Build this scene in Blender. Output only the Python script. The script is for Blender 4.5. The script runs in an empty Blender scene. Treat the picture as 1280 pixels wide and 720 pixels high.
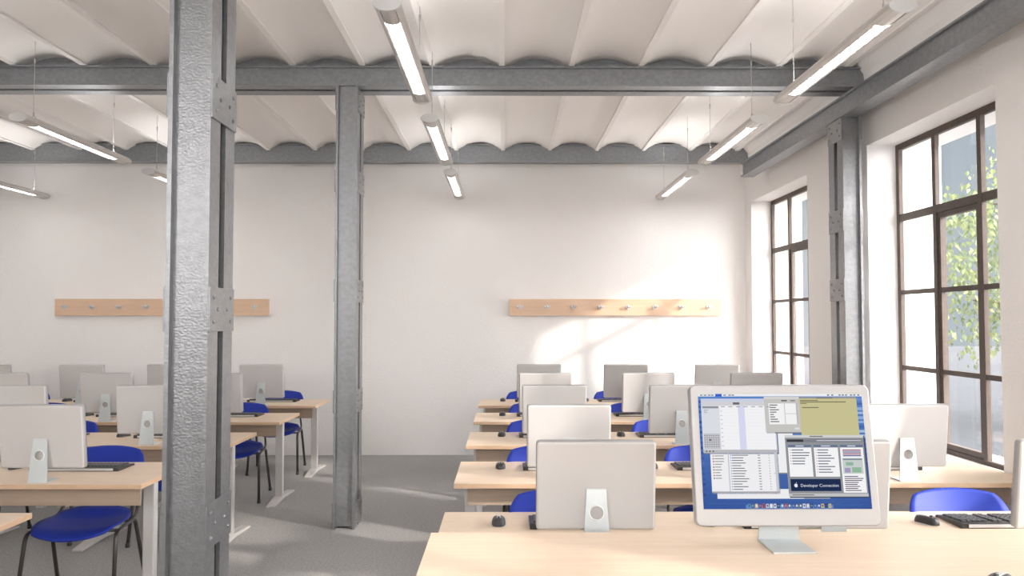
import bpy, bmesh, math, random
from mathutils import Vector, Matrix, Euler
random.seed(4)
S = bpy.context.scene
C = S.collection
PI = math.pi

# ------------------------------------------------------------------ helpers
def new_mat(name):
    m = bpy.data.materials.new(name); m.use_nodes = True
    nt = m.node_tree
    return m, nt, nt.nodes['Principled BSDF']

def pmat(name, col, rough=.5, metal=0.0, bump=0.0, bscale=40, var=0.0, vscale=8, stretch=(1, 1, 1), spec=.5, detail=4):
    m, nt, b = new_mat(name)
    b.inputs['Base Color'].default_value = (*col, 1)
    b.inputs['Roughness'].default_value = rough
    b.inputs['Metallic'].default_value = metal
    b.inputs['Specular IOR Level'].default_value = spec
    if bump or var:
        tc = nt.nodes.new('ShaderNodeTexCoord')
        mp = nt.nodes.new('ShaderNodeMapping'); mp.inputs['Scale'].default_value = stretch
        nt.links.new(tc.outputs['Object'], mp.inputs['Vector'])
    if bump:
        n = nt.nodes.new('ShaderNodeTexNoise'); n.inputs['Scale'].default_value = bscale; n.inputs['Detail'].default_value = detail
        nt.links.new(mp.outputs[0], n.inputs['Vector'])
        bp = nt.nodes.new('ShaderNodeBump'); bp.inputs['Strength'].default_value = bump; bp.inputs['Distance'].default_value = .01
        nt.links.new(n.outputs['Fac'], bp.inputs['Height']); nt.links.new(bp.outputs[0], b.inputs['Normal'])
    if var:
        n2 = nt.nodes.new('ShaderNodeTexNoise'); n2.inputs['Scale'].default_value = vscale; n2.inputs['Detail'].default_value = 5
        nt.links.new(mp.outputs[0], n2.inputs['Vector'])
        r = nt.nodes.new('ShaderNodeValToRGB')
        r.color_ramp.elements[0].position = .3; r.color_ramp.elements[1].position = .7
        r.color_ramp.elements[0].color = (*[c*(1-var) for c in col], 1)
        r.color_ramp.elements[1].color = (*[min(1, c*(1+var)) for c in col], 1)
        nt.links.new(n2.outputs['Fac'], r.inputs[0]); nt.links.new(r.outputs[0], b.inputs['Base Color'])
    return m

def emat(name, col, strength=1.0):
    m = bpy.data.materials.new(name); m.use_nodes = True; nt = m.node_tree
    nt.nodes.remove(nt.nodes['Principled BSDF'])
    e = nt.nodes.new('ShaderNodeEmission'); e.inputs[0].default_value = (*col, 1); e.inputs[1].default_value = strength
    nt.links.new(e.outputs[0], nt.nodes['Material Output'].inputs[0]); return m

def wood(name, a, b_, rough=.35):
    m, nt, b = new_mat(name)
    tc = nt.nodes.new('ShaderNodeTexCoord'); mp = nt.nodes.new('ShaderNodeMapping')
    mp.inputs['Scale'].default_value = (1.2, 22, 22)
    nt.links.new(tc.outputs['Object'], mp.inputs[0])
    n = nt.nodes.new('ShaderNodeTexNoise'); n.inputs['Scale'].default_value = 2.2; n.inputs['Detail'].default_value = 6; n.inputs['Distortion'].default_value = .6
    nt.links.new(mp.outputs[0], n.inputs['Vector'])
    r = nt.nodes.new('ShaderNodeValToRGB'); r.color_ramp.elements[0].position = .3; r.color_ramp.elements[1].position = .72
    r.color_ramp.elements[0].color = (*a, 1); r.color_ramp.elements[1].color = (*b_, 1)
    nt.links.new(n.outputs['Fac'], r.inputs[0]); nt.links.new(r.outputs[0], b.inputs['Base Color'])
    b.inputs['Roughness'].default_value = rough
    return m

class MB:
    def __init__(s): s.bm = bmesh.new(); s.slots = []
    def mi(s, m):
        if m not in s.slots: s.slots.append(m)
        return s.slots.index(m)
    def box(s, x0, x1, y0, y1, z0, z1, bev=0, mat=None, M=None, seg=2):
        r = bmesh.ops.create_cube(s.bm, size=1)
        vs = r['verts']
        for v in vs:
            v.co = Vector(((x0+x1)/2 + v.co.x*(x1-x0), (y0+y1)/2 + v.co.y*(y1-y0), (z0+z1)/2 + v.co.z*(z1-z0)))
        fs = list({f for v in vs for f in v.link_faces})
        if bev:
            es = list({e for v in vs for e in v.link_edges})
            q = bmesh.ops.bevel(s.bm, geom=es, offset=bev, segments=seg, affect='EDGES', profile=.5)
            vs = list({v for f in q['faces'] for v in f.verts} | {v for v in vs if v.is_valid})
            fs = list({f for v in vs for f in v.link_faces})
        if M is not None:
            for v in vs: v.co = M @ v.co
        if mat is not None:
            k = s.mi(mat)
            for f in fs: f.material_index = k
        return s
    def prism(s, pts, axis, a, b, mat=None, M=None, smooth=False):
        # pts 2D in the plane normal to the axis (x: (y,z); y: (x,z); z: (x,y))
        def P(p, t):
            if axis == 'x': return Vector((t, p[0], p[1]))
            if axis == 'y': return Vector((p[0], t, p[1]))
            return Vector((p[0], p[1], t))
        A = [s.bm.verts.new(P(p, a)) for p in pts]; B = [s.bm.verts.new(P(p, b)) for p in pts]
        n = len(pts); fs = [s.bm.faces.new(A), s.bm.faces.new(B[::-1])]
        for i in range(n):
            f = s.bm.faces.new((A[i], B[i], B[(i+1) % n], A[(i+1) % n])); f.smooth = smooth; fs.append(f)
        if M is not None:
            for v in A+B: v.co = M @ v.co
        if mat is not None:
            k = s.mi(mat)
            for f in fs: f.material_index = k
        return s
    def tube(s, pts, r, n=10, mat=None, sy=1.0, cap=True):
        pts = [Vector(p) for p in pts]
        rings = []
        up = None
        for i, p in enumerate(pts):
            if i == 0: t = pts[1]-p
            elif i == len(pts)-1: t = p-pts[i-1]
            else: t = (pts[i+1]-p).normalized() + (p-pts[i-1]).normalized()
            t.normalize()
            if up is None:
                up = Vector((0, 0, 1)) if abs(t.z) < .9 else Vector((1, 0, 0))
            u = (up - t*up.dot(t)).normalized(); w = t.cross(u); up = u
            rr = r[i] if isinstance(r, (list, tuple)) else r
            rings.append([s.bm.verts.new(p + u*math.cos(2*PI*k/n)*rr + w*math.sin(2*PI*k/n)*rr*sy) for k in range(n)])
        k0 = s.mi(mat) if mat is not None else 0
        for a, b in zip(rings, rings[1:]):
            for k in range(n):
                f = s.bm.faces.new((a[k], a[(k+1) % n], b[(k+1) % n], b[k])); f.smooth = True; f.material_index = k0
        if cap:
            for q in (rings[0][::-1], rings[-1]):
                f = s.bm.faces.new(q); f.material_index = k0
        return s
    def dome(s, c, r, h, axis, mat=None, n=12):
        # half-sphere rivet head, axis a Vector
        a = Vector(axis).normalized(); u = a.orthogonal().normalized(); w = a.cross(u); c = Vector(c)
        rings = []
        for j in range(4):
            t = j/4*PI/2
            rings.append([s.bm.verts.new(c + a*(h*math.sin(t)) + (u*math.cos(2*PI*k/n)+w*math.sin(2*PI*k/n))*r*math.cos(t)) for k in range(n)])
        top = s.bm.verts.new(c+a*h)
        for A, B in zip(rings, rings[1:]):
            for k in range(n):
                f = s.bm.faces.new((A[k], A[(k+1) % n], B[(k+1) % n], B[k])); f.smooth = True
        for k in range(n):
            f = s.bm.faces.new((rings[-1][k], rings[-1][(k+1) % n], top)); f.smooth = True
        s.bm.faces.new(rings[0][::-1])
        return s
    def build(s, name, mat=None, parent=None, loc=(0, 0, 0), recalc=True):
        if recalc: bmesh.ops.recalc_face_normals(s.bm, faces=s.bm.faces[:])
        me = bpy.data.meshes.new(name); s.bm.to_mesh(me); s.bm.free()
        for m in (s.slots if s.slots else [mat]): me.materials.append(m)
        o = bpy.data.objects.new(name, me); C.objects.link(o); o.location = loc
        if parent: o.parent = parent
        return o

def arc_pts(pts, rad=.03, n=5):
    """round the corners of a polyline"""
    P = [Vector(p) for p in pts]; out = [P[0]]
    for i in range(1, len(P)-1):
        a = (P[i-1]-P[i]); b = (P[i+1]-P[i]); r = min(rad, a.length*.45, b.length*.45)
        p0 = P[i]+a.normalized()*r; p1 = P[i]+b.normalized()*r
        for k in range(n+1):
            t = k/n; out.append(p0*(1-t)**2 + P[i]*2*t*(1-t) + p1*t*t)
    out.append(P[-1]); return out

def rrect(w, h, r, cx=0, cy=0, n=6):
    out = []
    for sx, sy, a0 in ((1, 1, 0), (-1, 1, PI/2), (-1, -1, PI), (1, -1, 3*PI/2)):
        for k in range(n+1):
            a = a0 + k/n*PI/2
            out.append((cx+sx*(w/2-r)+math.cos(a)*r, cy+sy*(h/2-r)+math.sin(a)*r))
    return out

def tag(o, label=None, cat=None, group=None, kind=None):
    if label: o['label'] = label
    if cat: o['category'] = cat
    if group: o['group'] = group
    if kind: o['kind'] = kind
    return o

def empty(name, loc=(0, 0, 0), rz=0, label=None, cat=None, group=None, kind=None):
    o = bpy.data.objects.new(name, None); C.objects.link(o); o.empty_display_size = .1
    o.location = loc; o.rotation_euler = (0, 0, rz)
    return tag(o, label, cat, group, kind)

def copy_tree(o, parent=None):
    c = o.copy(); C.objects.link(c)
    if parent is not None: c.parent = parent
    for ch in [q for q in C.objects if q.parent == o]:
        copy_tree(ch, c)
    return c

# ------------------------------------------------------------------ materials
M = {}
M['wall'] = pmat('white_plaster', (.87, .85, .838), .9, bump=.35, bscale=90, spec=.2)
M['ceil'] = pmat('white_ceiling_plaster', (.87, .845, .83), .95, bump=.1, bscale=30, spec=.1)
M['floor'] = pmat('grey_carpet', (.37, .367, .36), .95, bump=.5, bscale=260, var=.20, vscale=70, spec=.1)
M['steel'] = pmat('grey_painted_steel', (.25, .26, .275), .42, metal=.55, bump=.08, bscale=60, var=.12, vscale=30, stretch=(1, 1, 1.2))
M['steelcol'] = pmat('hammered_grey_steel', (.24, .244, .255), .34, metal=.6, bump=.20, bscale=80, var=.10, vscale=25, stretch=(1, 1, 1.35), detail=3)
M['dark'] = pmat('dark_recess', (.05, .05, .055), .8)
M['beech'] = wood('beech_laminate', (.73, .57, .425), (.79, .64, .495), .42)
M['edge'] = wood('beech_edge', (.58, .39, .25), (.66, .46, .31), .5)
M['apron'] = wood('dark_board', (.36, .27, .20), (.42, .32, .245), .6)  # apron boards, darker wood than the tabletops
M['rack'] = wood('rack_board', (.68, .475, .33), (.74, .53, .38), .5)
M['leg'] = pmat('light_grey_metal', (.60, .585, .57), .4, metal=.2)
M['blue'] = pmat('blue_plastic', (.016, .040, .36), .5, spec=.3)
M['tube'] = pmat('dark_grey_tube', (.085, .078, .075), .35, metal=.6)
M['shell'] = pmat('pale_grey_monitor_shell', (.60, .578, .562), .42)
M['rim'] = pmat('monitor_rim', (.42, .42, .43), .35, metal=.3)
M['bezel'] = pmat('monitor_bezel', (.47, .468, .465), .4)
M['alu'] = pmat('brushed_aluminium', (.60, .64, .65), .38, metal=.45, bump=.08, bscale=160)
M['ring'] = pmat('white_ring', (.85, .85, .84), .4)
M['black'] = pmat('black_plastic', (.035, .035, .037), .4)
M['key'] = pmat('dark_keys', (.07, .07, .072), .45)
M['light'] = pmat('light_grey_plastic', (.62, .62, .61), .4)
M['lampbody'] = pmat('lamp_housing', (.60, .575, .555), .4, metal=.15)
M['wire'] = pmat('steel_wire', (.55, .53, .52), .4, metal=.3)
M['frame'] = pmat('brown_window_frame', (.09, .066, .055), .6, var=.12, vscale=30)
M['chrome'] = pmat('brushed_chrome', (.66, .66, .67), .35, metal=.5)
M['bark'] = pmat('tree_bark', (.12, .09, .06), .9, bump=.5)
M['tubelight'] = emat('lit_diffuser', (1, .985, .96), 11.0)
M['ceil_fill'] = emat('added_ceiling_fill', (1, .985, .96), 21.0)  # glow added on top of the lamps to brighten the ceiling
M['scr_off'] = pmat('dark_display_glass', (.02, .03, .06), .12)

def leafmat(name, col):
    m, nt, b = new_mat(name)
    b.inputs['Base Color'].default_value = (*col, 1); b.inputs['Roughness'].default_value = .5
    tr = nt.nodes.new('ShaderNodeBsdfTranslucent'); tr.inputs[0].default_value = (*col, 1)
    mx = nt.nodes.new('ShaderNodeMixShader'); mx.inputs[0].default_value = .4
    nt.links.new(b.outputs[0], mx.inputs[1]); nt.links.new(tr.outputs[0], mx.inputs[2])
    nt.links.new(mx.outputs[0], nt.nodes['Material Output'].inputs[0]); return m
M['leaf'] = leafmat('yellow_green_leaves', (.27, .31, .14))
M['leaf2'] = leafmat('mid_green_leaves', (.16, .21, .11))

def glassmat():
    m = bpy.data.materials.new('window_glass'); m.use_nodes = True; nt = m.node_tree
    nt.nodes.remove(nt.nodes['Principled BSDF'])
    t = nt.nodes.new('ShaderNodeBsdfTransparent'); g = nt.nodes.new('ShaderNodeBsdfGlossy'); g.inputs['Roughness'].default_value = 0.0
    ge = nt.nodes.new('ShaderNodeNewGeometry'); dt = nt.nodes.new('ShaderNodeVectorMath'); dt.operation = 'DOT_PRODUCT'
    nt.links.new(ge.outputs['Normal'], dt.inputs[0]); nt.links.new(ge.outputs['Incoming'], dt.inputs[1])
    def mt(op, a, b=None):
        n = nt.nodes.new('ShaderNodeMath'); n.operation = op
        for i, q in enumerate((a, b)):
            if q is None: continue
            if isinstance(q, (int, float)): n.inputs[i].default_value = q
            else: nt.links.new(q, n.inputs[i])
        return n.outputs[0]
    fr = mt('ADD', mt('MULTIPLY', mt('POWER', mt('SUBTRACT', 1.0, mt('ABSOLUTE', dt.outputs['Value'])), 5.0), .96), .04)
    mx = nt.nodes.new('ShaderNodeMixShader')
    nt.links.new(fr, mx.inputs[0]); nt.links.new(t.outputs[0], mx.inputs[1]); nt.links.new(g.outputs[0], mx.inputs[2])
    nt.links.new(mx.outputs[0], nt.nodes['Material Output'].inputs[0]); return m
M['glass'] = glassmat()

# ------------------------------------------------------------------ room
XW, XO, YW = 2.97, 3.58, 9.95           # right wall inner face, outer face, far wall
XL, YB = -7.6, -3.2
ZC = 3.69                                # valley of the vaults
tag(MB().box(XL, XO, YB, YW+.3, -.2, 0).build('floor', M['floor']), kind='structure')
tag(MB().box(XL-.3, XO, YW, YW+.35, -.2, 4.1).build('wall_back', M['wall']), kind='structure')
w = MB(); x = XL-.3                       # unseen wall behind the viewer; high openings added to let in fill light
for a, b in ((-4.8, -2.8), (-.3, 1.8)):
    w.box(x, a, YB-.3, YB, -.2, 4.1); w.box(a, b, YB-.3, YB, -.2, 1.85); w.box(a, b, YB-.3, YB, 3.62, 4.1); x = b
w.box(x, XO, YB-.3, YB, -.2, 4.1); tag(w.build('wall_front', M['wall']), kind='structure')
tag(MB().box(XL-.3, XL, YB, YW, -.2, 4.1).build('wall_left', M['wall']), kind='structure')

WZ0, WZ1 = .66, 3.08
wins = [(-.90, .95), (2.10, 4.05), (4.83, 6.57), (7.89, 9.70)]
w = MB(); y = YB
for a, b in wins:
    w.box(XW, XO, y, a, -.2, 4.1); w.box(XW, XO, a, b, -.2, WZ0); w.box(XW, XO, a, b, WZ1, 4.1); y = b
w.box(XW, XO, y, YW, -.2, 4.1)
tag(w.build('wall_right', M['wall']), kind='structure')

def window(i, y0, y1):
    X0, X1 = 3.205, 3.237
    z0, z1 = WZ0, WZ1
    root = empty('window_%d' % i, (X0, (y0+y1)/2, z0), kind='structure')
    def B(mb, xa, xb, ya, yb, za, zb, **k): mb.box(xa-X0, xb-X0, ya-(y0+y1)/2, yb-(y0+y1)/2, za-z0, zb-z0, **k)
    f = MB(); t = .05
    B(f, X0, X1, y0, y0+t, z0, z1); B(f, X0, X1, y1-t, y1, z0, z1)
    B(f, X0, X1, y0+t, y1-t, z1-t, z1); B(f, X0, X1, y0+t, y1-t, z0, z0+t)
    W = (y1-y0)/3; zs = [z0+(z1-z0)*k/4 for k in (1, 2, 3)]
    m1, m2 = y0+W, y0+2*W
    B(f, X0, X1, m1-.024, m1+.024, z0+t, z1-t); B(f, X0, X1, m2-.024, m2+.024, z0+t, z1-t)
    for z in zs:
        hh = .018 if z != zs[2] else .03
        for a, b in ((y0+t, m1-.024), (m2+.024, y1-t)): B(f, X0+.004, X1-.004, a, b, z-hh, z+hh)
    B(f, X0+.002, X1-.002, m1+.024, m2-.024, zs[2]-.03, zs[2]+.03)
    f.build('window_frame', M['frame'], root)
    c = MB(); a, b = m1+.026, m2-.026; za, zb = z0+t+.004, zs[2]-.033; q = .035
    B(c, X0+.010, X1+.020, a, a+q, za, zb); B(c, X0+.010, X1+.020, b-q, b, za, zb)
    B(c, X0+.010, X1+.020, a+q, b-q, zb-q, zb); B(c, X0+.010, X1+.020, a+q, b-q, za, za+q)
    for z in zs[:2]: B(c, X0+.012, X1+.014, a+q, b-q, z-.018, z+.018)
    cs = c.build('casement', M['frame'], root)
    g = MB(); B(g, X0+.018, X0+.022, y0+.01, y1-.01, z0+.01, z1-.01)
    g.build('pane', M['glass'], root)
    sl = MB(); B(sl, XW-.03, X0, y0+.002, y1-.002, z0, z0+.02, bev=.004)
    sl.build('sill', M['wall'], root)
for i, (a, b) in enumerate(wins): window(i+1, a, b)

# vaulted ceiling, one slab per bay
VP = .560; VX0 = -.03
def vault(name, ya, yb, zc, x0=-7.6, x1=XW+.01):
    rise, rib = .085, .022
    prof = []
    k0 = math.floor((x0-VX0)/VP)-1; k1 = math.ceil((x1-VX0)/VP)+1
    for k in range(k0, k1):
        xa = VX0+k*VP; xb = xa+VP
        prof.append((xa-rib, zc)); prof.append((xa+rib, zc))
        for j in range(0, 15):
            t = j/14; x = xa+rib+(xb-xa-2*rib)*t
            prof.append((x, zc+.014+rise*(1-(2*t-1)**2)))
    prof = [(min(max(p[0], x0), x1), p[1]) for p in prof]
    out = []
    for p in prof:
        if not out or abs(out[-1][0]-p[0])+abs(out[-1][1]-p[1]) > 1e-6: out.append(p)
    m = MB(); bm = m.bm
    lo = [[bm.verts.new((p[0], yy, p[1])) for p in out] for yy in (ya, yb)]
    hi = [[bm.verts.new((p[0], yy, zc+.32)) for p in out] for yy in (ya, yb)]
    n = len(out)
    for i in range(n-1):
        steep = abs(out[i+1][1]-out[i][1]) > abs(out[i+1][0]-out[i][0])*.9 or abs(out[i][1]-zc) < 1e-5 and abs(out[i+1][1]-zc) < 1e-5
        f = bm.faces.new((lo[0][i], lo[1][i], lo[1][i+1], lo[0][i+1])); f.smooth = not steep
        if out[i+1][0]-out[i][0] > 1e-6:
            bm.faces.new((hi[0][i], hi[0][i+1], hi[1][i+1], hi[1][i]))
            bm.faces.new((lo[0][i], lo[0][i+1], hi[0][i+1], hi[0][i])); bm.faces.new((lo[1][i], hi[1][i], hi[1][i+1], lo[1][i+1]))
    o = m.build(name, M['ceil'], recalc=False)
    md = o.modifiers.new('edge', 'EDGE_SPLIT'); md.split_angle = math.radians(35)
    return tag(o, kind='structure')
BEAMS = [.04, 3.233, 6.426]              # camera-side faces of the beams and columns
bw = .172; bd = .286
vault('ceiling', 6.426+.14, YW, ZC-.02)
vault('ceiling_middle_bay', 3.233+.14, 6.426+.14, ZC)
vault('ceiling_near_bay', YB, 3.233+.14, ZC)

# ------------------------------------------------------------------ steelwork
def channel(mb, x0, x1, y0, y1, z0, z1, horizontal=False, sign=-1, t=.018):
    """U profile; column: web plane recessed from the open side (sign -1 opens to -y)."""
    rec = .03
    if not horizontal:
        if sign < 0:
            mb.box(x0, x0+t, y0, y1, z0, z1); mb.box(x1-t, x1, y0, y1, z0, z1)
            mb.box(x0+t, x1-t, y0+rec, y0+rec+t, z0+.02, z1)
        else:
            mb.box(x0, x0+t, y0, y1, z0, z1); mb.box(x1-t, x1, y0, y1, z0, z1)
            mb.box(x0+t, x1-t, y1-rec-t, y1-rec, z0+.02, z1)
    else:
        t = .014
        mb.box(x0, x1, y0, y1, z0, z0+t); mb.box(x0, x1, y0, y1, z1-t, z1)
        if sign < 0: mb.box(x0, x1, y0+rec, y0+rec+t, z0+t, z1-t)
        else: mb.box(x0, x1, y1-rec-t, y1-rec, z0+t, z1-t)

def steel_column(name, x1, y0, top, label, width=bw, zs=(.05, .93, 1.62, 2.50), sides=(1, -1), rivets=True, group=None, cut=0):
    x0 = x1-width
    root = empty(name, ((x0+x1)/2, y0+bd/2, 0), label=label, cat='column', group=group)
    cx, cy = (x0+x1)/2, y0+bd/2
    cd = .112
    a = MB(); channel(a, x0-cx, x1-cx, -bd/2, -bd/2+cd, 0, top); a.build('channel', M['steelcol'], root)
    a = MB(); channel(a, x0-cx, x1-cx, bd/2-cd, bd/2, 0, top, sign=1); a.build('channel', M['steelcol'], root)
    for z in zs:
        for s_ in sides:
            p = MB(); xa = (x1-cx) if s_ > 0 else (x0-cx-.007)
            p.box(xa, xa+.007, -bd/2+.0, bd/2, z, z+.18, bev=.0015, seg=1)
            po = p.build('batten_plate', M['steelcol'], root)
            if s_ in sides and rivets and s_ == sides[0]:
                xr = xa+.007 if s_ > 0 else xa
                for yy, zz in ((-.098, .14), (-.098, .04), (-.055, .09), (.055, .09), (.098, .14), (.098, .04)):
                    r = MB(); r.dome((xr, yy, z+zz), .0085, .007, (s_, 0, 0), n=10); r.build('rivet', M['steelcol'], po)
    return root

def cross_beam(y0, z0, z1, x0, x1, label, depth=bd):
    root = empty('steel_beam', (0, y0+depth/2, z0), label=label, cat='beam', group='steel beams across the ceiling')
    H = z1-z0; cd = .118 if depth > .2 else depth
    a = MB(); channel(a, x0, x1, -depth/2, -depth/2+cd, 0, H, True); a.build('channel', M['steel'], root)
    if depth > .2:
        a = MB(); channel(a, x0, x1, depth/2-cd, depth/2, 0, H, True, sign=1); a.build('channel', M['steel'], root)
        a = MB(); a.box(x0, x1, -.015, .015, H-.03, H+.12); a.build('web_plate', M['steel'], root)
    return root
XB = 2.955
cross_beam(6.426, 3.528, 3.69, XL, XB, 'grey steel twin-channel beam crossing the ceiling above the far aisle column')
cross_beam(3.233, 3.528, 3.69, XL, XB, 'grey steel twin-channel beam overhead that carries the nearest riveted column')
cross_beam(9.56, 3.528, 3.745, XL, XW, 'grey steel beam running just under the vaults along the back wall', depth=.13)

steel_column('steel_column', -1.187, 3.233, 3.528, 'large grey riveted steel column in the left foreground, nearest the camera', zs=(.79-.055, 1.60, 2.465, 3.30), group='riveted steel columns')
steel_column('steel_column', -1.187, 6.426, 3.528, 'slimmer-looking grey steel column standing in the open aisle, farther from the camera', zs=(.03, .91, 1.79, 2.67, 3.35-.02), group='riveted steel columns')
steel_column('steel_column', 2.86, 6.426, 3.285, 'grey steel column against the right wall between the two windows', width=.15, zs=(.03, .91, 1.80, 2.36, 3.10), sides=(-1, 1), group='riveted steel columns')

hn = MB(); hn.prism([(2.62, 3.80), (2.74, 3.77), (2.84, 3.72), (2.90, 3.64), (2.92, 3.455), (XW, 3.455), (XW, 3.80)], 'y', YB, YW)
tag(hn.build('trim_1', M['ceil']), kind='structure')
wb = empty('wall_beam', (2.77, 3, 3.285), label='grey steel beam running lengthwise above the windows of the right wall', cat='beam')
a = MB(); H = .165
a.box(-.07, .075, YB-3, 9.20-3, 0, .014); a.box(-.07, .075, YB-3, 9.20-3, H-.014, H); a.box(-.045, -.03, YB-3, 9.20-3, .014, H-.014)
a.build('channel', M['steel'], wb)

# ------------------------------------------------------------------ pendant lamps
def make_lamp():
    root = empty('pendant_light')
    L = 1.68; n = 28; W, Hh = .066, .032
    top = [(W*math.cos(t), .006+Hh*math.sin(t)) for t in [PI*k/14 for k in range(15)]]
    bot = [(-W*math.cos(t), -.002-.028*math.sin(t)) for t in [PI*k/14 for k in range(15)] if abs(math.cos(t)) > .55]
    # housing: elliptical tube, underside open along the diffuser
    b = MB()
    prof = top + [(-.060, -.012), (-.040, -.022), (-.036, -.004), (.036, -.004), (.040, -.022), (.060, -.012)]
    b.prism(prof, 'y', .02, L-.02, smooth=False)
    b.build('housing', M['lampbody'], root)
    full = [(W*1.02*math.cos(2*PI*k/28), .0+.034*math.sin(2*PI*k/28)) for k in range(28)]
    for yy in (0, L-.02):
        e = MB(); e.prism(full, 'y', yy, yy+.02)
        e.build('end_cap', M['light'], root)
    for ya, yb in ((.021, .215), (L-.215, L-.021)):
        e = MB(); e.prism([(-.0355, -.005), (.0355, -.005), (.0355, -.019), (0, -.026), (-.0355, -.019)], 'y', ya, yb)
        e.build('cover', M['lampbody'], root)
    d = MB(); d.box(-.034, .034, .235, L-.235, -.012, -.006); df = d.build('diffuser', M['tubelight'], root)
    u = MB(); u.bm.faces.new([u.bm.verts.new(p) for p in ((-.012, .235, .0386), (.012, .235, .0386), (.012, L-.235, .0386), (-.012, L-.235, .0386))]); u.build('added_fill_strip', M['ceil_fill'], root)  # last: added emitter, hidden from below, lifts the ceiling brightness
    lv = MB(); lv.box(-.036, -.033, .24, L-.24, -.021, -.0125); lv.box(.033, .036, .24, L-.24, -.021, -.0125)
    k = .26
    while k < L-.24:
        lv.box(-.034, .034, k, k+.004, -.021, -.0125); k += .055
    lv.build('louvre', M['light'], df)
    for yy in (.20, L-.22):
        w = MB(); w.tube([(0, yy, .06), (0, yy, .47)], .0022, 6)
        w.tube([(-.03, yy, .03), (0, yy, .062)], .002, 6); w.tube([(.03, yy, .03), (0, yy, .062)], .002, 6)
        w.tube([(0, yy, .055), (0, yy, .085)], .006, 8)
        w.tube([(0, yy, .46), (0, yy, .50)], .006, 8); w.tube([(0, yy, .50), (0, yy, .66)], .0022, 6)
        w.build('suspension_cable', M['wire'], root)
    return root
lamp0 = make_lamp(); used = False
LAMPX = {'a': -.565, 'b': 1.895, 'c': -3.61, 'd': -5.6}
rowname = {'a': 'the middle row', 'b': 'the row by the windows', 'c': 'the row left of the columns', 'd': 'the leftmost row'}
pos = ['nearest', 'second from the camera', 'farthest, by the back wall']
for r in 'abcd':
    for i, yy in enumerate((1.60, 3.78, 5.95, 8.13)):
        if i == 0 and r in 'cd': continue
        o = lamp0 if not used else copy_tree(lamp0)
        used = True
        o.location = (LAMPX[r], yy, 3.148)
        d = 'out of view overhead' if i == 0 else {1: 'nearest the camera', 2: 'middle one', 3: 'next to the back wall'}[i]
        if r == 'c': d = {0: d, 1: 'outside the frame', 2: 'the nearer one in view', 3: 'mostly hidden by the near column'}[i]
        if r == 'd': d = {1: 'outside the frame at the side', 2: 'outside the frame', 3: 'cut off by the left edge'}[i]
        tag(o, 'lit pendant lamp in %s, %s' % (rowname[r], d), 'lamp', 'linear pendant lamps under the vaulted ceiling')

# ------------------------------------------------------------------ coat racks
def make_rack():
    root = empty('coat_rack')
    b = MB(); b.box(0, 2.60, -.05, 0, 0, .205, bev=.003); b.build('board', M['rack'], root)
    for k in range(8):
        x = .13+k*.330
        h = MB()
        h.tube([(x, -.05, .105), (x, -.058, .105)], .026, 16)
        h.tube(arc_pts([(x, -.055, .105), (x, -.085, .10), (x, -.105, .13)], .02), .0085, 8)
        h.tube(arc_pts([(x, -.055, .105), (x-.018, -.08, .095), (x-.038, -.09, .12)], .015), .0075, 8)
        h.tube(arc_pts([(x, -.055, .105), (x+.018, -.08, .095), (x+.038, -.09, .12)], .015), .0075, 8)
        h.tube([(x, -.055, .10), (x, -.075, .075)], .005, 8)
        h.build('hook', M['chrome'], root)
    return root
rk = make_rack(); rk.location = (.045, YW, 1.70)
tag(rk, 'partly sunlit beech coat rack, the right one on the back wall', 'coat rack', 'coat racks on the back wall')
r2 = copy_tree(rk); r2.location = (-5.50, YW, 1.70)
tag(r2, 'beech coat rack partly behind the near column, left on the back wall', 'coat rack')

# ------------------------------------------------------------------ desks
ZD = .747; DEP = .70; PITCH = 1.353; N0 = 3.13     # near edge of row 1
def desk(name, x0, x1, yn, z, dep, label, legs, cat='desk', group=None):
    root = empty(name, ((x0+x1)/2, yn+dep/2, 0), label=label, cat=cat, group=group)
    cx = (x0+x1)/2; h = dep/2
    t = MB(); t.box(x0-cx+.0002, x1-cx-.0002, -h, h, z-.026, z, bev=.001, seg=1)
    top = t.build('tabletop', M['beech'], root)
    top.data.materials.append(M['edge'])
    for p in top.data.polygons:
        if abs(p.normal.z) < .5: p.material_index = 1
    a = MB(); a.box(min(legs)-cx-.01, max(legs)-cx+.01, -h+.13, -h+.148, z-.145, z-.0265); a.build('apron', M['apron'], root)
    for lx in legs:
        l = MB(); l.box(lx-cx-.033, lx-cx+.033, -.085, -.03, .035, z-.045, bev=.006)
        l.box(lx-cx-.02, lx-cx+.02, -h+.16, h-.06, z-.05, z-.0265)
        lo = l.build('leg', M['leg'], root)
        f = MB(); f.prism([(-h+.005, 0), (-h+.005, .012), (-.10, .042), (.0, .042), (h-.005, .012), (h-.005, 0), (h-.06, 0), (0, .012), (-h+.06, 0)], 'x', lx-cx-.036, lx-cx+.036)
        f.build('foot', M['leg'], lo)
    return root
rowtxt = ['nearest', 'second', 'third', 'fourth', 'rearmost']
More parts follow.
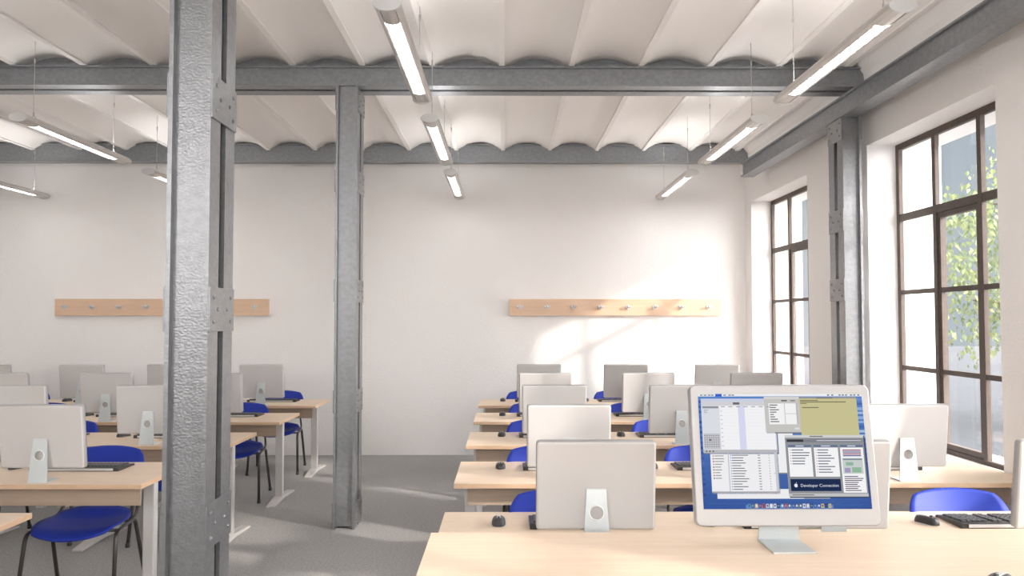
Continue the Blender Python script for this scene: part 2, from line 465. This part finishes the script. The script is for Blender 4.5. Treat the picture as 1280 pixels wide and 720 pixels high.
for r in range(5):
    yn = N0+PITCH*r
    g = 'beech student desks in five rows'
    if r == 0: desk('student_desk', -.285, 2.955, yn, ZD, DEP, 'long beech student desk in the nearest row, right behind the teacher desk', (-.205, .75, 1.72, 2.86), group=g)
    else: desk('student_desk', -.285, 1.765, yn, ZD, DEP, 'beech student desk for two in the %s row right of the aisle' % rowtxt[r], (-.205, .75, 1.68), group=g)
    xe = 2.69 if r == 2 else 2.955
    if r: desk('student_desk', 1.765, xe, yn, ZD, DEP, 'shorter beech student desk in the %s row, right under the windows' % rowtxt[r], (1.85, xe-.095), group=g)
    if r == 0:
        desk('student_desk', -4.21, -2.21, yn, ZD, DEP, 'beech student desk of which only a corner shows at the lower left edge', (-4.12, -2.29), group=g)
    else:
        desk('student_desk', -3.995, -1.995, yn, ZD, DEP, 'beech student desk in the %s row left of the aisle, its end facing the aisle' % rowtxt[r], (-3.90, -3.05, -2.07), group=g)
        if r > 1: desk('student_desk', -5.995, -3.995, yn, ZD, DEP, 'beech student desk in the %s row at the far left, away from the aisle' % rowtxt[r], (-5.90, -4.95, -4.09), group=g)
ZT = .90
desk('teacher_desk', -.262, 2.45, 2.03, ZT, .845, 'large pale beech teacher desk across the bottom right of the view', (-.12, 2.30), group=None)

# ------------------------------------------------------------------ monitors
def shell_mesh(mb, w, h, d, r, mf, mb_, mr):
    """rounded slab: front at y=0, back at y=d, centred in x, z from 0"""
    bm = mb.bm
    lv = [(0.0, .004), (.003, 0), (d-.010, 0), (d-.003, .003), (d, .011)]
    rings = []
    for yy, ins in lv:
        rings.append([bm.verts.new((p[0], yy, p[1]+h/2)) for p in rrect(w-2*ins, h-2*ins, max(.004, r-ins))])
    n = len(rings[0])
    for i, (a, b) in enumerate(zip(rings, rings[1:])):
        for k in range(n):
            f = bm.faces.new((a[k], a[(k+1) % n], b[(k+1) % n], b[k])); f.smooth = True
            f.material_index = mb.mi(mr) if i < 3 else mb.mi(mb_)
    f = bm.faces.new(rings[0]); f.material_index = mb.mi(mf)
    f = bm.faces.new(rings[-1][::-1]); f.material_index = mb.mi(mb_)

def stand_plate(mb, p0, p1, w0, w1, t, hole_s, hr, y_of, hole_only_ring=False):
    """slanted plate from p0=(y,z) to p1=(y,z) with a round hole; w0/w1 widths"""
    bm = mb.bm
    L = math.hypot(p1[0]-p0[0], p1[1]-p0[1]); N = 48
    d = ((p1[0]-p0[0])/L, (p1[1]-p0[1])/L); nrm = (-d[1], d[0])
    def P(x, s, off): return Vector((x, p0[0]+d[0]*s+nrm[0]*off, p0[1]+d[1]*s+nrm[1]*off))
    hs = hole_s*L
    def outer(a):
        dx, ds = math.cos(a), math.sin(a); best = 9
        if ds > 1e-9: best = min(best, (L-hs)/ds)
        if ds < -1e-9: best = min(best, -hs/ds)
        k = (w1-w0)/2/L; A = w0/2+k*hs
        if dx - k*ds > 1e-9: best = min(best, A/(dx-k*ds))
        if -dx - k*ds > 1e-9: best = min(best, A/(-dx-k*ds))
        return dx*best, hs+ds*best
    corners = [math.atan2(L-hs, w1/2), math.atan2(L-hs, -w1/2), math.atan2(-hs, -w0/2), math.atan2(-hs, w0/2)]
    ang = sorted([2*PI*k/N-PI for k in range(N)]+corners); N = len(ang)
    V = {}
    for off in (0, t):
        V[off, 'o'] = [bm.verts.new(P(*outer(a), off)) for a in ang]
        V[off, 'i'] = [bm.verts.new(P(math.cos(a)*hr, hs+math.sin(a)*hr, off)) for a in ang]
    for k in range(N):
        j = (k+1) % N
        bm.faces.new((V[0, 'o'][k], V[0, 'o'][j], V[0, 'i'][j], V[0, 'i'][k]))
        bm.faces.new((V[t, 'i'][k], V[t, 'i'][j], V[t, 'o'][j], V[t, 'o'][k]))
        bm.faces.new((V[0, 'o'][j], V[0, 'o'][k], V[t, 'o'][k], V[t, 'o'][j]))
        bm.faces.new((V[0, 'i'][k], V[0, 'i'][j], V[t, 'i'][j], V[t, 'i'][k]))
    return P, hs

def make_monitor(s, tilt, student=True):
    """faces -y; origin on the desk under the foot bend"""
    root = empty('computer_monitor')
    w, h, d, r = .470*s, .357*s, .036*s, .016*s
    yb, zb = -.085*s, .076*s if student else .075
    rot = Matrix.Translation((0, yb, zb)) @ Matrix.Rotation(-tilt, 4, 'X')
    b = MB(); shell_mesh(b, w, h, d, r, M['bezel'], M['shell'], M['rim'])
    bd_ = b.build('casing', None, root); bd_.matrix_local = rot
    # screen
    sw, sh = w*.912, h*.815
    sc = MB(); sc.box(-sw/2, sw/2, -.0012, .0006, h*.118, h*.118+sh)
    so = sc.build('screen', M['scr_off'], root); so.matrix_local = rot
    # stand
    zt = .238*s; ytop = yb+d+math.tan(tilt)*(zt-zb)+.002
    st = MB()
    P, hs = stand_plate(st, (.0, .004), (ytop+.006, zt), .108*s, .076*s, .0065, .62, .027*s, None)
    st.box(-.054*s, .054*s, -.125*s, .004, 0, .006, bev=.001, seg=1)
    st.box(-.038*s, .038*s, yb+d*.7+math.tan(tilt)*(zt-zb), ytop+.006, zt-.012, zt+.001)
    s_o = st.build('stand', M['alu'], root)
    rg = MB(); c = []
    for k in range(33):
        a = 2*PI*k/32; c.append(P(math.cos(a)*.0275*s, hs+math.sin(a)*.0275*s, -.001))
    rg.tube(c, .0022*s, 6, cap=False)
    rg.build('ring', M['ring'], s_o)
    return root, so, rot, sw, sh, h

mon0, *_ = make_monitor(1.0, math.radians(7))
# ------------------------------------------------------------------ keyboard, mouse
def make_keyboard():
    root = empty('keyboard')                       # front edge to -y, origin at centre
    W, D = .53, .215
    b = MB(); b.prism([(-D/2, 0), (D/2, 0), (D/2, .020), (D/2-.01, .024), (-D/2+.008, .011), (-D/2, .006)], 'x', -W/2, W/2)
    b.build('base', M['black'], root)
    b = MB(); b.box(-W/2+.03, W/2-.03, D/2+.0005, D/2+.004, .004, .018, bev=.001, seg=1); b.build('rear_strip', M['light'], root)
    for rr in range(6):
        k = MB(); yc = D/2-.034-rr*.028; zc = .024-(D/2-.01-yc)/(D-.018)*.013
        x = -W/2+.022
        while x < W/2-.035:
            if abs(x-(W/2-.155)) > .012 and abs(x-(W/2-.215)) > .008:
                k.box(x, x+.019, yc-.010, yc+.010, zc-.002, zc+.008, bev=.002, seg=1)
            x += .0225
        k.box(-W/2+.022, W/2-.030, yc-.004, yc+.004, zc-.0035, zc-.001)
        k.build('key_row', M['key'], root)
    return root
def make_mouse():
    root = empty('computer_mouse')
    def blob(mb, w, l, h, z0, n=20, m=8, x0=0, cut=None):
        rings = []
        for j in range(m):
            t = j/(m-1)*PI/2*.98
            rings.append([mb.bm.verts.new((x0+w/2*math.cos(t)**.4*math.copysign(abs(math.cos(2*PI*k/n))**.75, math.cos(2*PI*k/n)),
                                           l/2*math.cos(t)**.42*math.copysign(abs(math.sin(2*PI*k/n))**.85, math.sin(2*PI*k/n)),
                                           z0+h*math.sin(t))) for k in range(n)])
        for A, B in zip(rings, rings[1:]):
            for k in range(n):
                f = mb.bm.faces.new((A[k], A[(k+1) % n], B[(k+1) % n], B[k])); f.smooth = True
        mb.bm.faces.new(rings[0][::-1]); mb.bm.faces.new(rings[-1])
    b = MB(); blob(b, .062, .112, .031, .003); b.build('body', M['black'], root)
    b = MB(); blob(b, .066, .106, .009, .0); b.build('side_band', M['light'], root)
    b = MB(); b.prism([(-.053, .0225), (-.047, .030), (-.025, .0345), (-.0, .0362), (.022, .0345), (.02, .030), (-.04, .020)], 'x', -.008, .008)
    b.build('centre_strip', M['light'], root)
    b = MB(); b.tube([(-.005, .022, .034), (.005, .022, .034)], .007, 12); b.build('scroll_wheel', M['key'], root)
    return root
# ------------------------------------------------------------------ chair
def shell_grid(mb, fn, n=14):
    V = [[None]*(n+1) for _ in range(n+1)]
    for i in range(n+1):
        for j in range(n+1):
            a, b = 2*i/n-1, 2*j/n-1
            ea, eb = a*math.sqrt(1-b*b/2), b*math.sqrt(1-a*a/2)
            k = .62
            V[i][j] = mb.bm.verts.new(fn(a*(1-k)+ea*k, b*(1-k)+eb*k))
    for i in range(n):
        for j in range(n):
            f = mb.bm.faces.new((V[i][j], V[i+1][j], V[i+1][j+1], V[i][j+1])); f.smooth = True
def make_chair():
    root = empty('classroom_chair')                # sitter faces -y
    s = MB()
    def seat(u, v):
        x, y = u*.243, v*.245
        z = .452-.018*(1-u*u)*(1-v*v) - (.045*max(0, -v-.45)**2/.3) + .05*max(0, v-.5)**2/.25 + .012*u*u
        return Vector((x, y, z))
    shell_grid(s, seat)
    so = s.build('seat', M['blue'], root); md = so.modifiers.new('thick', 'SOLIDIFY'); md.thickness = .010
    b = MB()
    def back(u, v):
        x = u*.240; z = .725+v*.115
        y = .355+.05*v-.045*u*u*1.0+.0
        return Vector((x, y, z))
    shell_grid(b, back)
    bo = b.build('backrest', M['blue'], root); md = bo.modifiers.new('thick', 'SOLIDIFY'); md.thickness = .010; md.offset = 0
    for sx in (-1, 1):
        f = MB(); x = sx*.245
        f.tube(arc_pts([(sx*.262, -.235, .012), (x, -.16, .425), (x, .15, .435), (sx*.262, .315, .012)], .05, 6), .0125, 10, sy=.8)
        fo = f.build('leg_frame', M['tube'], root)
        for yy in (-.235, .315):
            p = MB(); p.tube([(sx*.262, yy, 0), (sx*.262, yy*.995, .03)], .016, 10); p.build('foot_cap', M['black'], fo)
        u = MB(); u.tube(arc_pts([(sx*.245, .0, .428), (sx*.232, .24, .445), (sx*.190, .365, .60), (sx*.175, .372, .73)], .07, 6), .010, 10)
        u.build('back_upright', M['tube'], root)
    c = MB()
    for yy in (-.11, .12): c.tube([(-.245, yy, .425), (.245, yy, .425)], .0095, 8)
    c.build('cross_bar', M['tube'], root)
    return root

kb0, ms0, ch0 = make_keyboard(), make_mouse(), make_chair()
first = {'m': True, 'k': True, 's': True, 'c': True}
def put(key, proto, loc, rz, label, cat, group):
    o = proto if first[key] else copy_tree(proto)
    first[key] = False
    o.location = loc; o.rotation_euler = (0, 0, rz); tag(o, label, cat, group)
    return o
rgt = [(.355, 'next to the aisle'), (1.28, 'middle place'), (2.25, 'by the windows')]
lft = [(-2.585, 'next to the aisle'), (-3.555, 'second from the aisle'), (-4.48, 'third from the aisle'), (-5.46, 'fourth from the aisle')]
for r in range(5):
    yn = N0+PITCH*r
    for side, lst in (('right', rgt), ('left', lft)):
        for k, (x, where) in enumerate(lst):
            if side == 'left' and (r == 0 or k > r-1+(1 if r == 1 else 0)): continue
            if side == 'left' and r == 1 and k > 0: continue
            w_ = '%s row, %s block, %s' % (rowtxt[r], side, where)
            off = .0 if side == 'left' else (-.03 if k == 2 else 0)
            jr = random.Random(r*17+k*5+(3 if side == 'left' else 0))
            put('m', mon0, (x, yn+.035, ZD), PI, 'grey monitor seen from behind, %s' % w_, 'monitor', 'computer monitors on the student desks')
            put('k', kb0, (x+.015+off, yn+.49, ZD), PI, 'black keyboard, light rear edge, %s' % w_, 'keyboard', 'keyboards on the student desks')
            put('s', ms0, (x-.385+off*.0+(.02 if side == 'left' else 0), yn+.47, ZD), (PI if k != 2 or side == 'left' else PI+.45) + (-.5 if side == 'left' else 0),
                'black mouse, grey strip, %s' % w_, 'mouse', 'computer mice on the student desks')
            cx = x-.10+(.03 if k else 0) if side == 'right' else x+.08
            if k == 1 and side == 'right': cx = x-.04
            if k == 2 and side == 'right': cx = x-.10
            put('c', ch0, (cx, yn+.375, 0), math.radians(6 if side == 'left' else jr.choice((-2, 0, 2))), 'blue chair, dark tube legs, %s' % w_, 'chair', 'blue chairs behind the student desks')

# ------------------------------------------------------------------ teacher monitor
tm, tscr, trot, sw, sh, th = make_monitor(1.29, math.radians(10.5), student=False)
tm.name = 'teacher_monitor'
tm.location = (.925, 2.765, ZT); tag(tm, 'large switched-on monitor facing the viewer on the teacher desk, desktop windows open', 'monitor')
def srgb(r, g, b):
    f = lambda c: (c/255/12.92) if c/255 <= .04045 else ((c/255+.055)/1.055)**2.4
    return (f(r), f(g), f(b))
pal = {}
def E(r, g, b):
    k = (r, g, b)
    if k not in pal: pal[k] = emat('display_%d_%d_%d' % k, srgb(r, g, b), .48)
    return pal[k]
ui = MB(); LV = [0]
def R(u0, u1, v0, v1, col, lv):
    x0, x1 = -sw/2+u0*sw, -sw/2+u1*sw; z1, z0 = th*.118+sh*(1-v0), th*.118+sh*(1-v1)
    yy = -.0014-lv*.00018
    vs = [ui.bm.verts.new(p) for p in ((x0, yy, z0), (x1, yy, z0), (x1, yy, z1), (x0, yy, z1))]
    f = ui.bm.faces.new(vs); f.material_index = ui.mi(E(*col))
rr = random.Random(9)
def lines(u0, u1, v0, v1, dv, col, lv, th_=.35, lo=.4):
    v = v0
    while v < v1:
        R(u0, u0+(u1-u0)*rr.uniform(lo, 1), v, v+dv*th_, col, lv); v += dv
# wallpaper: bands of blue
for k in range(16):
    v = k/16; c = (int(96-36*v), int(138-48*v), int(205-45*v)); R(0, 1, v, v+1/16, c, 0)
for k in range(22): R(.962, 1.0, .04+k*.04, .055+k*.04+rr.uniform(0, .012), rr.choice([(150, 180, 225), (75, 110, 180), (110, 150, 215), (170, 195, 232)] if k < 9 else [(60, 90, 160), (70, 105, 175)]), 1)
for k in range(20): R(0, .018, .06+k*.045, .08+k*.045, rr.choice([(60, 95, 175), (85, 120, 195), (50, 80, 150)]), 1)
for k in range(10): R(rr.uniform(0, .7), rr.uniform(.75, 1), .90+k*.01, .903+k*.01, (78, 112, 178), 1)
# menu bar
R(0, 1, 0, .022, (245, 247, 250), 2); R(.105, .145, 0, .022, (62, 100, 215), 3)
for u in (.012, .035, .06, .08, .155, .185, .205): R(u, u+.016, .007, .015, (70, 75, 90), 3)
for u in (.79, .815, .86, .88, .90, .93, .95, .975): R(u, u+.012, .006, .016, (70, 75, 90), 3)
# background windows
R(.43, .56, .30, .70, (246, 246, 248), 2); R(.43, .56, .69, .70, (150, 150, 155), 3)
R(.085, .755, .83, .912, (244, 244, 246), 2); R(.60, .755, .885, .912, (180, 182, 186), 3)
# calendar window
R(.020, .470, .045, .530, (120, 130, 155), 3)
R(.015, .462, .042, .520, (226, 228, 236), 4); R(.015, .462, .042, .068, (208, 214, 235), 5)
R(.015, .462, .068, .105, (216, 216, 220), 5); R(.21, .25, .075, .095, (110, 110, 115), 6)
R(.125, .455, .105, .490, (250, 250, 252), 6); R(.238, .278, .105, .490, (220, 222, 246), 7)
R(.022, .120, .11, .128, (150, 152, 160), 6); lines(.03, .06, .14, .17, .012, (150, 150, 150), 6)
for a in range(7):
    for b in range(6): R(.026+a*.0135, .032+a*.0135, .365+b*.019, .372+b*.019, (120, 120, 128), 6)
R(.022, .120, .350, .485, (200, 200, 206), 5); R(.055, .065, .40, .413, (60, 60, 66), 7)
for k in range(12): R(.126, .455, .135+k*.03, .1362+k*.03, (232, 232, 238), 7)
for k in range(7): R(.135+k*.046, .160+k*.046, .110, .118, (170, 170, 178), 8)
for k in range(9): R(.13, .14, .15+k*.038, .156+k*.038, (180, 180, 185), 8)
R(.015, .462, .492, .520, (192, 192, 196), 6)
for k in range(3): R(.03+k*.02, .038+k*.02, .50, .512, (80, 80, 90), 7)
# file list window
R(.060, .462, .525, .872, (120, 130, 150), 2)
R(.055, .456, .520, .862, (246, 246, 248), 3); R(.160, .166, .520, .85, (200, 200, 205), 4); R(.44, .456, .520, .85, (205, 208, 216), 4)
for k in range(9):
    R(.068, .076, .54+k*.024, .552+k*.024, rr.choice([(200, 90, 70), (80, 110, 180), (210, 160, 80), (120, 120, 130)]), 4)
    R(.080, .080+rr.uniform(.03, .06), .542+k*.024, .549+k*.024, (150, 140, 140), 4)
for k in range(14):
    v = .535+k*.0225; R(.175, .18, v, v+.01, (100, 140, 210), 4); R(.184, .184+rr.uniform(.05, .11), v+.001, v+.008, (110, 110, 118), 4)
    R(.34, .355, v+.001, v+.008, (140, 140, 148), 4); R(.405, .41, v+.001, v+.008, (140, 140, 148), 4)
R(.055, .456, .850, .862, (175, 175, 180), 5)
# address window
R(.405, .625, .03, .350, (125, 125, 130), 6)
R(.400, .615, .026, .340, (205, 203, 200), 7); R(.400, .615, .026, .045, (222, 220, 216), 8)
R(.425, .520, .085, .270, (250, 250, 250), 8); R(.525, .600, .085, .270, (250, 250, 250), 8)
lines(.432, .49, .095, .26, .021, (95, 95, 100), 9, .4, .3)
R(.525, .600, .175, .178, (150, 150, 155), 9); R(.592, .600, .085, .270, (190, 190, 196), 9); R(.505, .54, .055, .066, (90, 90, 95), 9)
R(.56, .59, .055, .066, (140, 140, 145), 9); R(.575, .605, .30, .315, (232, 232, 232), 9)
# yellow note
R(.614, .965, .030, .380, (206, 200, 152), 8); R(.614, .965, .030, .043, (168, 165, 150), 9); R(.72, .82, .034, .040, (110, 108, 100), 10)
R(.62, .73, .055, .062, (120, 116, 90), 9); R(.62, .90, .068, .076, (120, 116, 90), 9); R(.62, .66, .083, .089, (120, 116, 90), 9); R(.63, .73, .118, .126, (120, 116, 90), 9)
# developer window
R(.515, .992, .372, .905, (70, 80, 100), 10)
R(.510, .985, .365, .895, (150, 153, 158), 11); R(.510, .985, .365, .388, (216, 216, 216), 12)
R(.66, .74, .372, .380, (110, 110, 114), 13)
R(.518, .977, .400, .428, (132, 136, 142), 12); R(.520, .62, .403, .424, (60, 62, 68), 13); R(.70, .97, .409, .417, (205, 208, 214), 13)
for u0, u1, v1 in ((.525, .665, .725), (.680, .825, .725), (.838, .977, .862)):
    R(u0, u1, .450, .470, (110, 122, 150), 12); R(u0+.045, u1-.045, .456, .464, (225, 228, 238), 13)
    R(u0, u1, .474, v1, (252, 252, 253), 12)
v = .49
for k in range(6): R(.545, .545+rr.uniform(.07, .11), v+k*.024, v+.009+k*.024, (120, 124, 140), 13); R(.535, .539, v+k*.024, v+.008+k*.024, (200, 80, 80), 13)
for k in range(9): R(.70, .70+rr.uniform(.06, .11), v+k*.024, v+.009+k*.024, (120, 124, 140), 13); R(.69, .694, v+k*.024, v+.008+k*.024, (200, 80, 80), 13)
for k in range(4): R(.852, .962, .492+k*.016, .502+k*.016, [(150, 70, 100), (90, 90, 150)][k % 2], 13)
R(.846, .968, .565, .70, (206, 214, 212), 13); R(.850, .964, .57, .582, (130, 140, 150), 14); R(.865, .91, .60, .63, (150, 185, 165), 14)
R(.90, .955, .645, .69, (150, 190, 160), 14); R(.855, .89, .65, .69, (170, 160, 200), 14)
lines(.85, .965, .72, .85, .017, (100, 80, 110), 13, .45, .6)
R(.525, .825, .745, .848, (34, 48, 84), 12); R(.510, .985, .868, .895, (200, 200, 202), 12); R(.53, .66, .877, .884, (110, 110, 114), 13)
# dock
R(.25, .77, .965, .998, (110, 140, 195), 2)
for k in range(23):
    u = .262+k*.0218; R(u, u+.016, .955, .990, rr.choice([(60, 90, 170), (200, 205, 215), (190, 70, 60), (230, 230, 235), (90, 100, 110), (220, 190, 120), (90, 150, 200), (60, 60, 70)]), 3)
    R(u+.004, u+.012, .963, .980, rr.choice([(240, 240, 240), (70, 90, 140), (210, 120, 80), (120, 160, 210)]), 4)
uo = ui.build('desktop_image', None, tscr, recalc=False)
def to_screen(o, u, v, lv):
    o.location = (-sw/2+u*sw, -.0014-lv*.00018, th*.118+sh*(1-v)); o.rotation_euler = (PI/2, 0, 0)
cu = bpy.data.curves.new('banner_text', 'FONT'); cu.body = 'Developer Connection'; cu.size = .0205; cu.space_character = 1.0
t0 = bpy.data.objects.new('banner_text', cu); C.objects.link(t0)
dg = bpy.context.evaluated_depsgraph_get(); me = bpy.data.meshes.new_from_object(t0.evaluated_get(dg))
C.objects.unlink(t0); bpy.data.objects.remove(t0)
me.materials.clear(); me.materials.append(E(226, 230, 240))
bt = bpy.data.objects.new('banner_text', me); C.objects.link(bt); bt.parent = tscr; to_screen(bt, .583, .812, 14)
wid = max(v.co.x for v in me.vertices); k = (.228*sw)/wid
bt.scale = (k, k, 1)
# small apple mark on the banner
ap = MB(); s_ = .0062
body = []
for k in range(40):
    a = 2*PI*k/40; rad = 1.0
    x, z = math.cos(a)*.92, math.sin(a)*1.0
    z -= .16*math.exp(-(x/.28)**2)*(1 if z > 0 else -.7)
    dx, dz = x-1.12, z-.12
    if math.hypot(dx, dz) < .42: q = .42/math.hypot(dx, dz); x, z = 1.12+dx*q, .12+dz*q
    body.append((x*s_, z*s_))
ap.bm.faces.new([ap.bm.verts.new((p[0], p[1], 0)) for p in body])
lf = [(.02, 1.08), (.10, 1.42), (.48, 1.72), (.42, 1.36)]
ap.bm.faces.new([ap.bm.verts.new((p[0]*s_, p[1]*s_, 0)) for p in lf])
ao = ap.build('fruit_mark', E(240, 242, 248), tscr, recalc=False); to_screen(ao, .556, .800, 14)

m2 = copy_tree(ms0); m2.location = (1.385, 2.285, ZT); m2.rotation_euler = (0, 0, PI-.9)
for kk in ('group',):
    if kk in m2: del m2[kk]
tag(m2, 'black and grey mouse on the teacher desk, cut off by the bottom edge', 'mouse')

# ------------------------------------------------------------------ outside
g = MB(); g.box(XO, 60, -30, 60, -.5, -.3); tag(g.build('pavement', pmat('asphalt', (.05, .056, .065), .9, var=.1, vscale=2)), kind='structure')
tr = empty('broadleaf_tree', (9.9, 14.2, -.3), label='yellow-green leafy tree outside the nearest window', cat='tree')
t = MB(); t.tube([(0, 0, 0), (.05, .05, 1.4), (-.1, .1, 2.6), (-.05, .05, 3.6), (.1, 0, 4.5)], [.16, .13, .11, .07, .03], 10)
for k in range(12):
    a = k*2.4; z = 1.6+k*.22; l = 1.5-.04*k
    t.tube([(0, 0, z), (math.cos(a)*l*.5, math.sin(a)*l*.5, z+.4), (math.cos(a)*l, math.sin(a)*l, z+.5)], [.05, .03, .012], 6)
t.build('trunk', M['bark'], tr)
lm = MB(); R_ = random.Random(3); cl = []
for k in range(150):
    a = R_.uniform(0, 2*PI); z = R_.uniform(1.3, 5.0); rad = 2.2*math.sqrt(max(.08, 1-((z-2.7)/2.5)**2))*R_.uniform(.35, 1.05)
    cl.append((math.cos(a)*rad, math.sin(a)*rad, z))
i1, i2 = lm.mi(M['leaf']), lm.mi(M['leaf2'])
for c in cl:
    for j in range(42):
        p = Vector(c)+Vector((R_.gauss(0, .2), R_.gauss(0, .2), R_.gauss(0, .22)))
        e = Euler((R_.uniform(-.8, .8), R_.uniform(-.8, .8), R_.uniform(0, 6.28))).to_matrix()
        L = R_.uniform(.07, .12)
        q = [Vector((0, 0, 0)), Vector((.38*L, .1*L, -.4*L)), Vector((0, .0, -L*1.15)), Vector((-.38*L, .1*L, -.4*L))]
        f = lm.bm.faces.new([lm.bm.verts.new(p+e @ v) for v in q]); f.material_index = i1 if R_.random() < .55 else i2
lm.build('foliage', None, tr, recalc=False)

# ------------------------------------------------------------------ light
W = bpy.data.worlds.new('World'); S.world = W; W.use_nodes = True; nt = W.node_tree
bg = nt.nodes['Background']
tc = nt.nodes.new('ShaderNodeTexCoord'); vm = nt.nodes.new('ShaderNodeVectorMath'); vm.operation = 'DOT_PRODUCT'
vm.inputs[1].default_value = Vector((.62, -.80, .12)).normalized()
nt.links.new(tc.outputs['Generated'], vm.inputs[0])
mr = nt.nodes.new('ShaderNodeMapRange'); mr.interpolation_type = 'SMOOTHSTEP'
mr.inputs['From Min'].default_value = -.25; mr.inputs['From Max'].default_value = .5
nt.links.new(vm.outputs['Value'], mr.inputs['Value'])
mx = nt.nodes.new('ShaderNodeMix'); mx.data_type = 'RGBA'
mx.inputs['A'].default_value = (.26, .295, .325, 1); mx.inputs['B'].default_value = (7.6, 7.4, 7.25, 1)
nt.links.new(mr.outputs[0], mx.inputs['Factor']); nt.links.new(mx.outputs['Result'], bg.inputs[0])
bg.inputs[1].default_value = 1.0

sun = bpy.data.lights.new('sun', 'SUN'); sun.energy = 2.3; sun.angle = math.radians(2.0); sun.color = (1, .93, .84)
so = bpy.data.objects.new('sun', sun); C.objects.link(so)
so.rotation_euler = Vector((-1.55, 1.0, -.81)).to_track_quat('-Z', 'Y').to_euler()

# ------------------------------------------------------------------ camera
cam = bpy.data.cameras.new('camera'); co = bpy.data.objects.new('camera', cam); C.objects.link(co)
cam.sensor_width = 36; cam.lens = 1010/1280*36; cam.clip_start = .02
co.location = (0, 0, 1.647); co.rotation_euler = (math.radians(90+2.27), 0, math.radians(-.454))
S.camera = co
S.view_settings.view_transform = 'Standard'; S.view_settings.look = 'None'; S.view_settings.exposure = 0.94; S.view_settings.gamma = 1.0
S.view_settings.use_curve_mapping = False
S.cycles.max_bounces = 10; S.cycles.diffuse_bounces = 6; S.cycles.transparent_max_bounces = 12
S.cycles.use_denoising = True
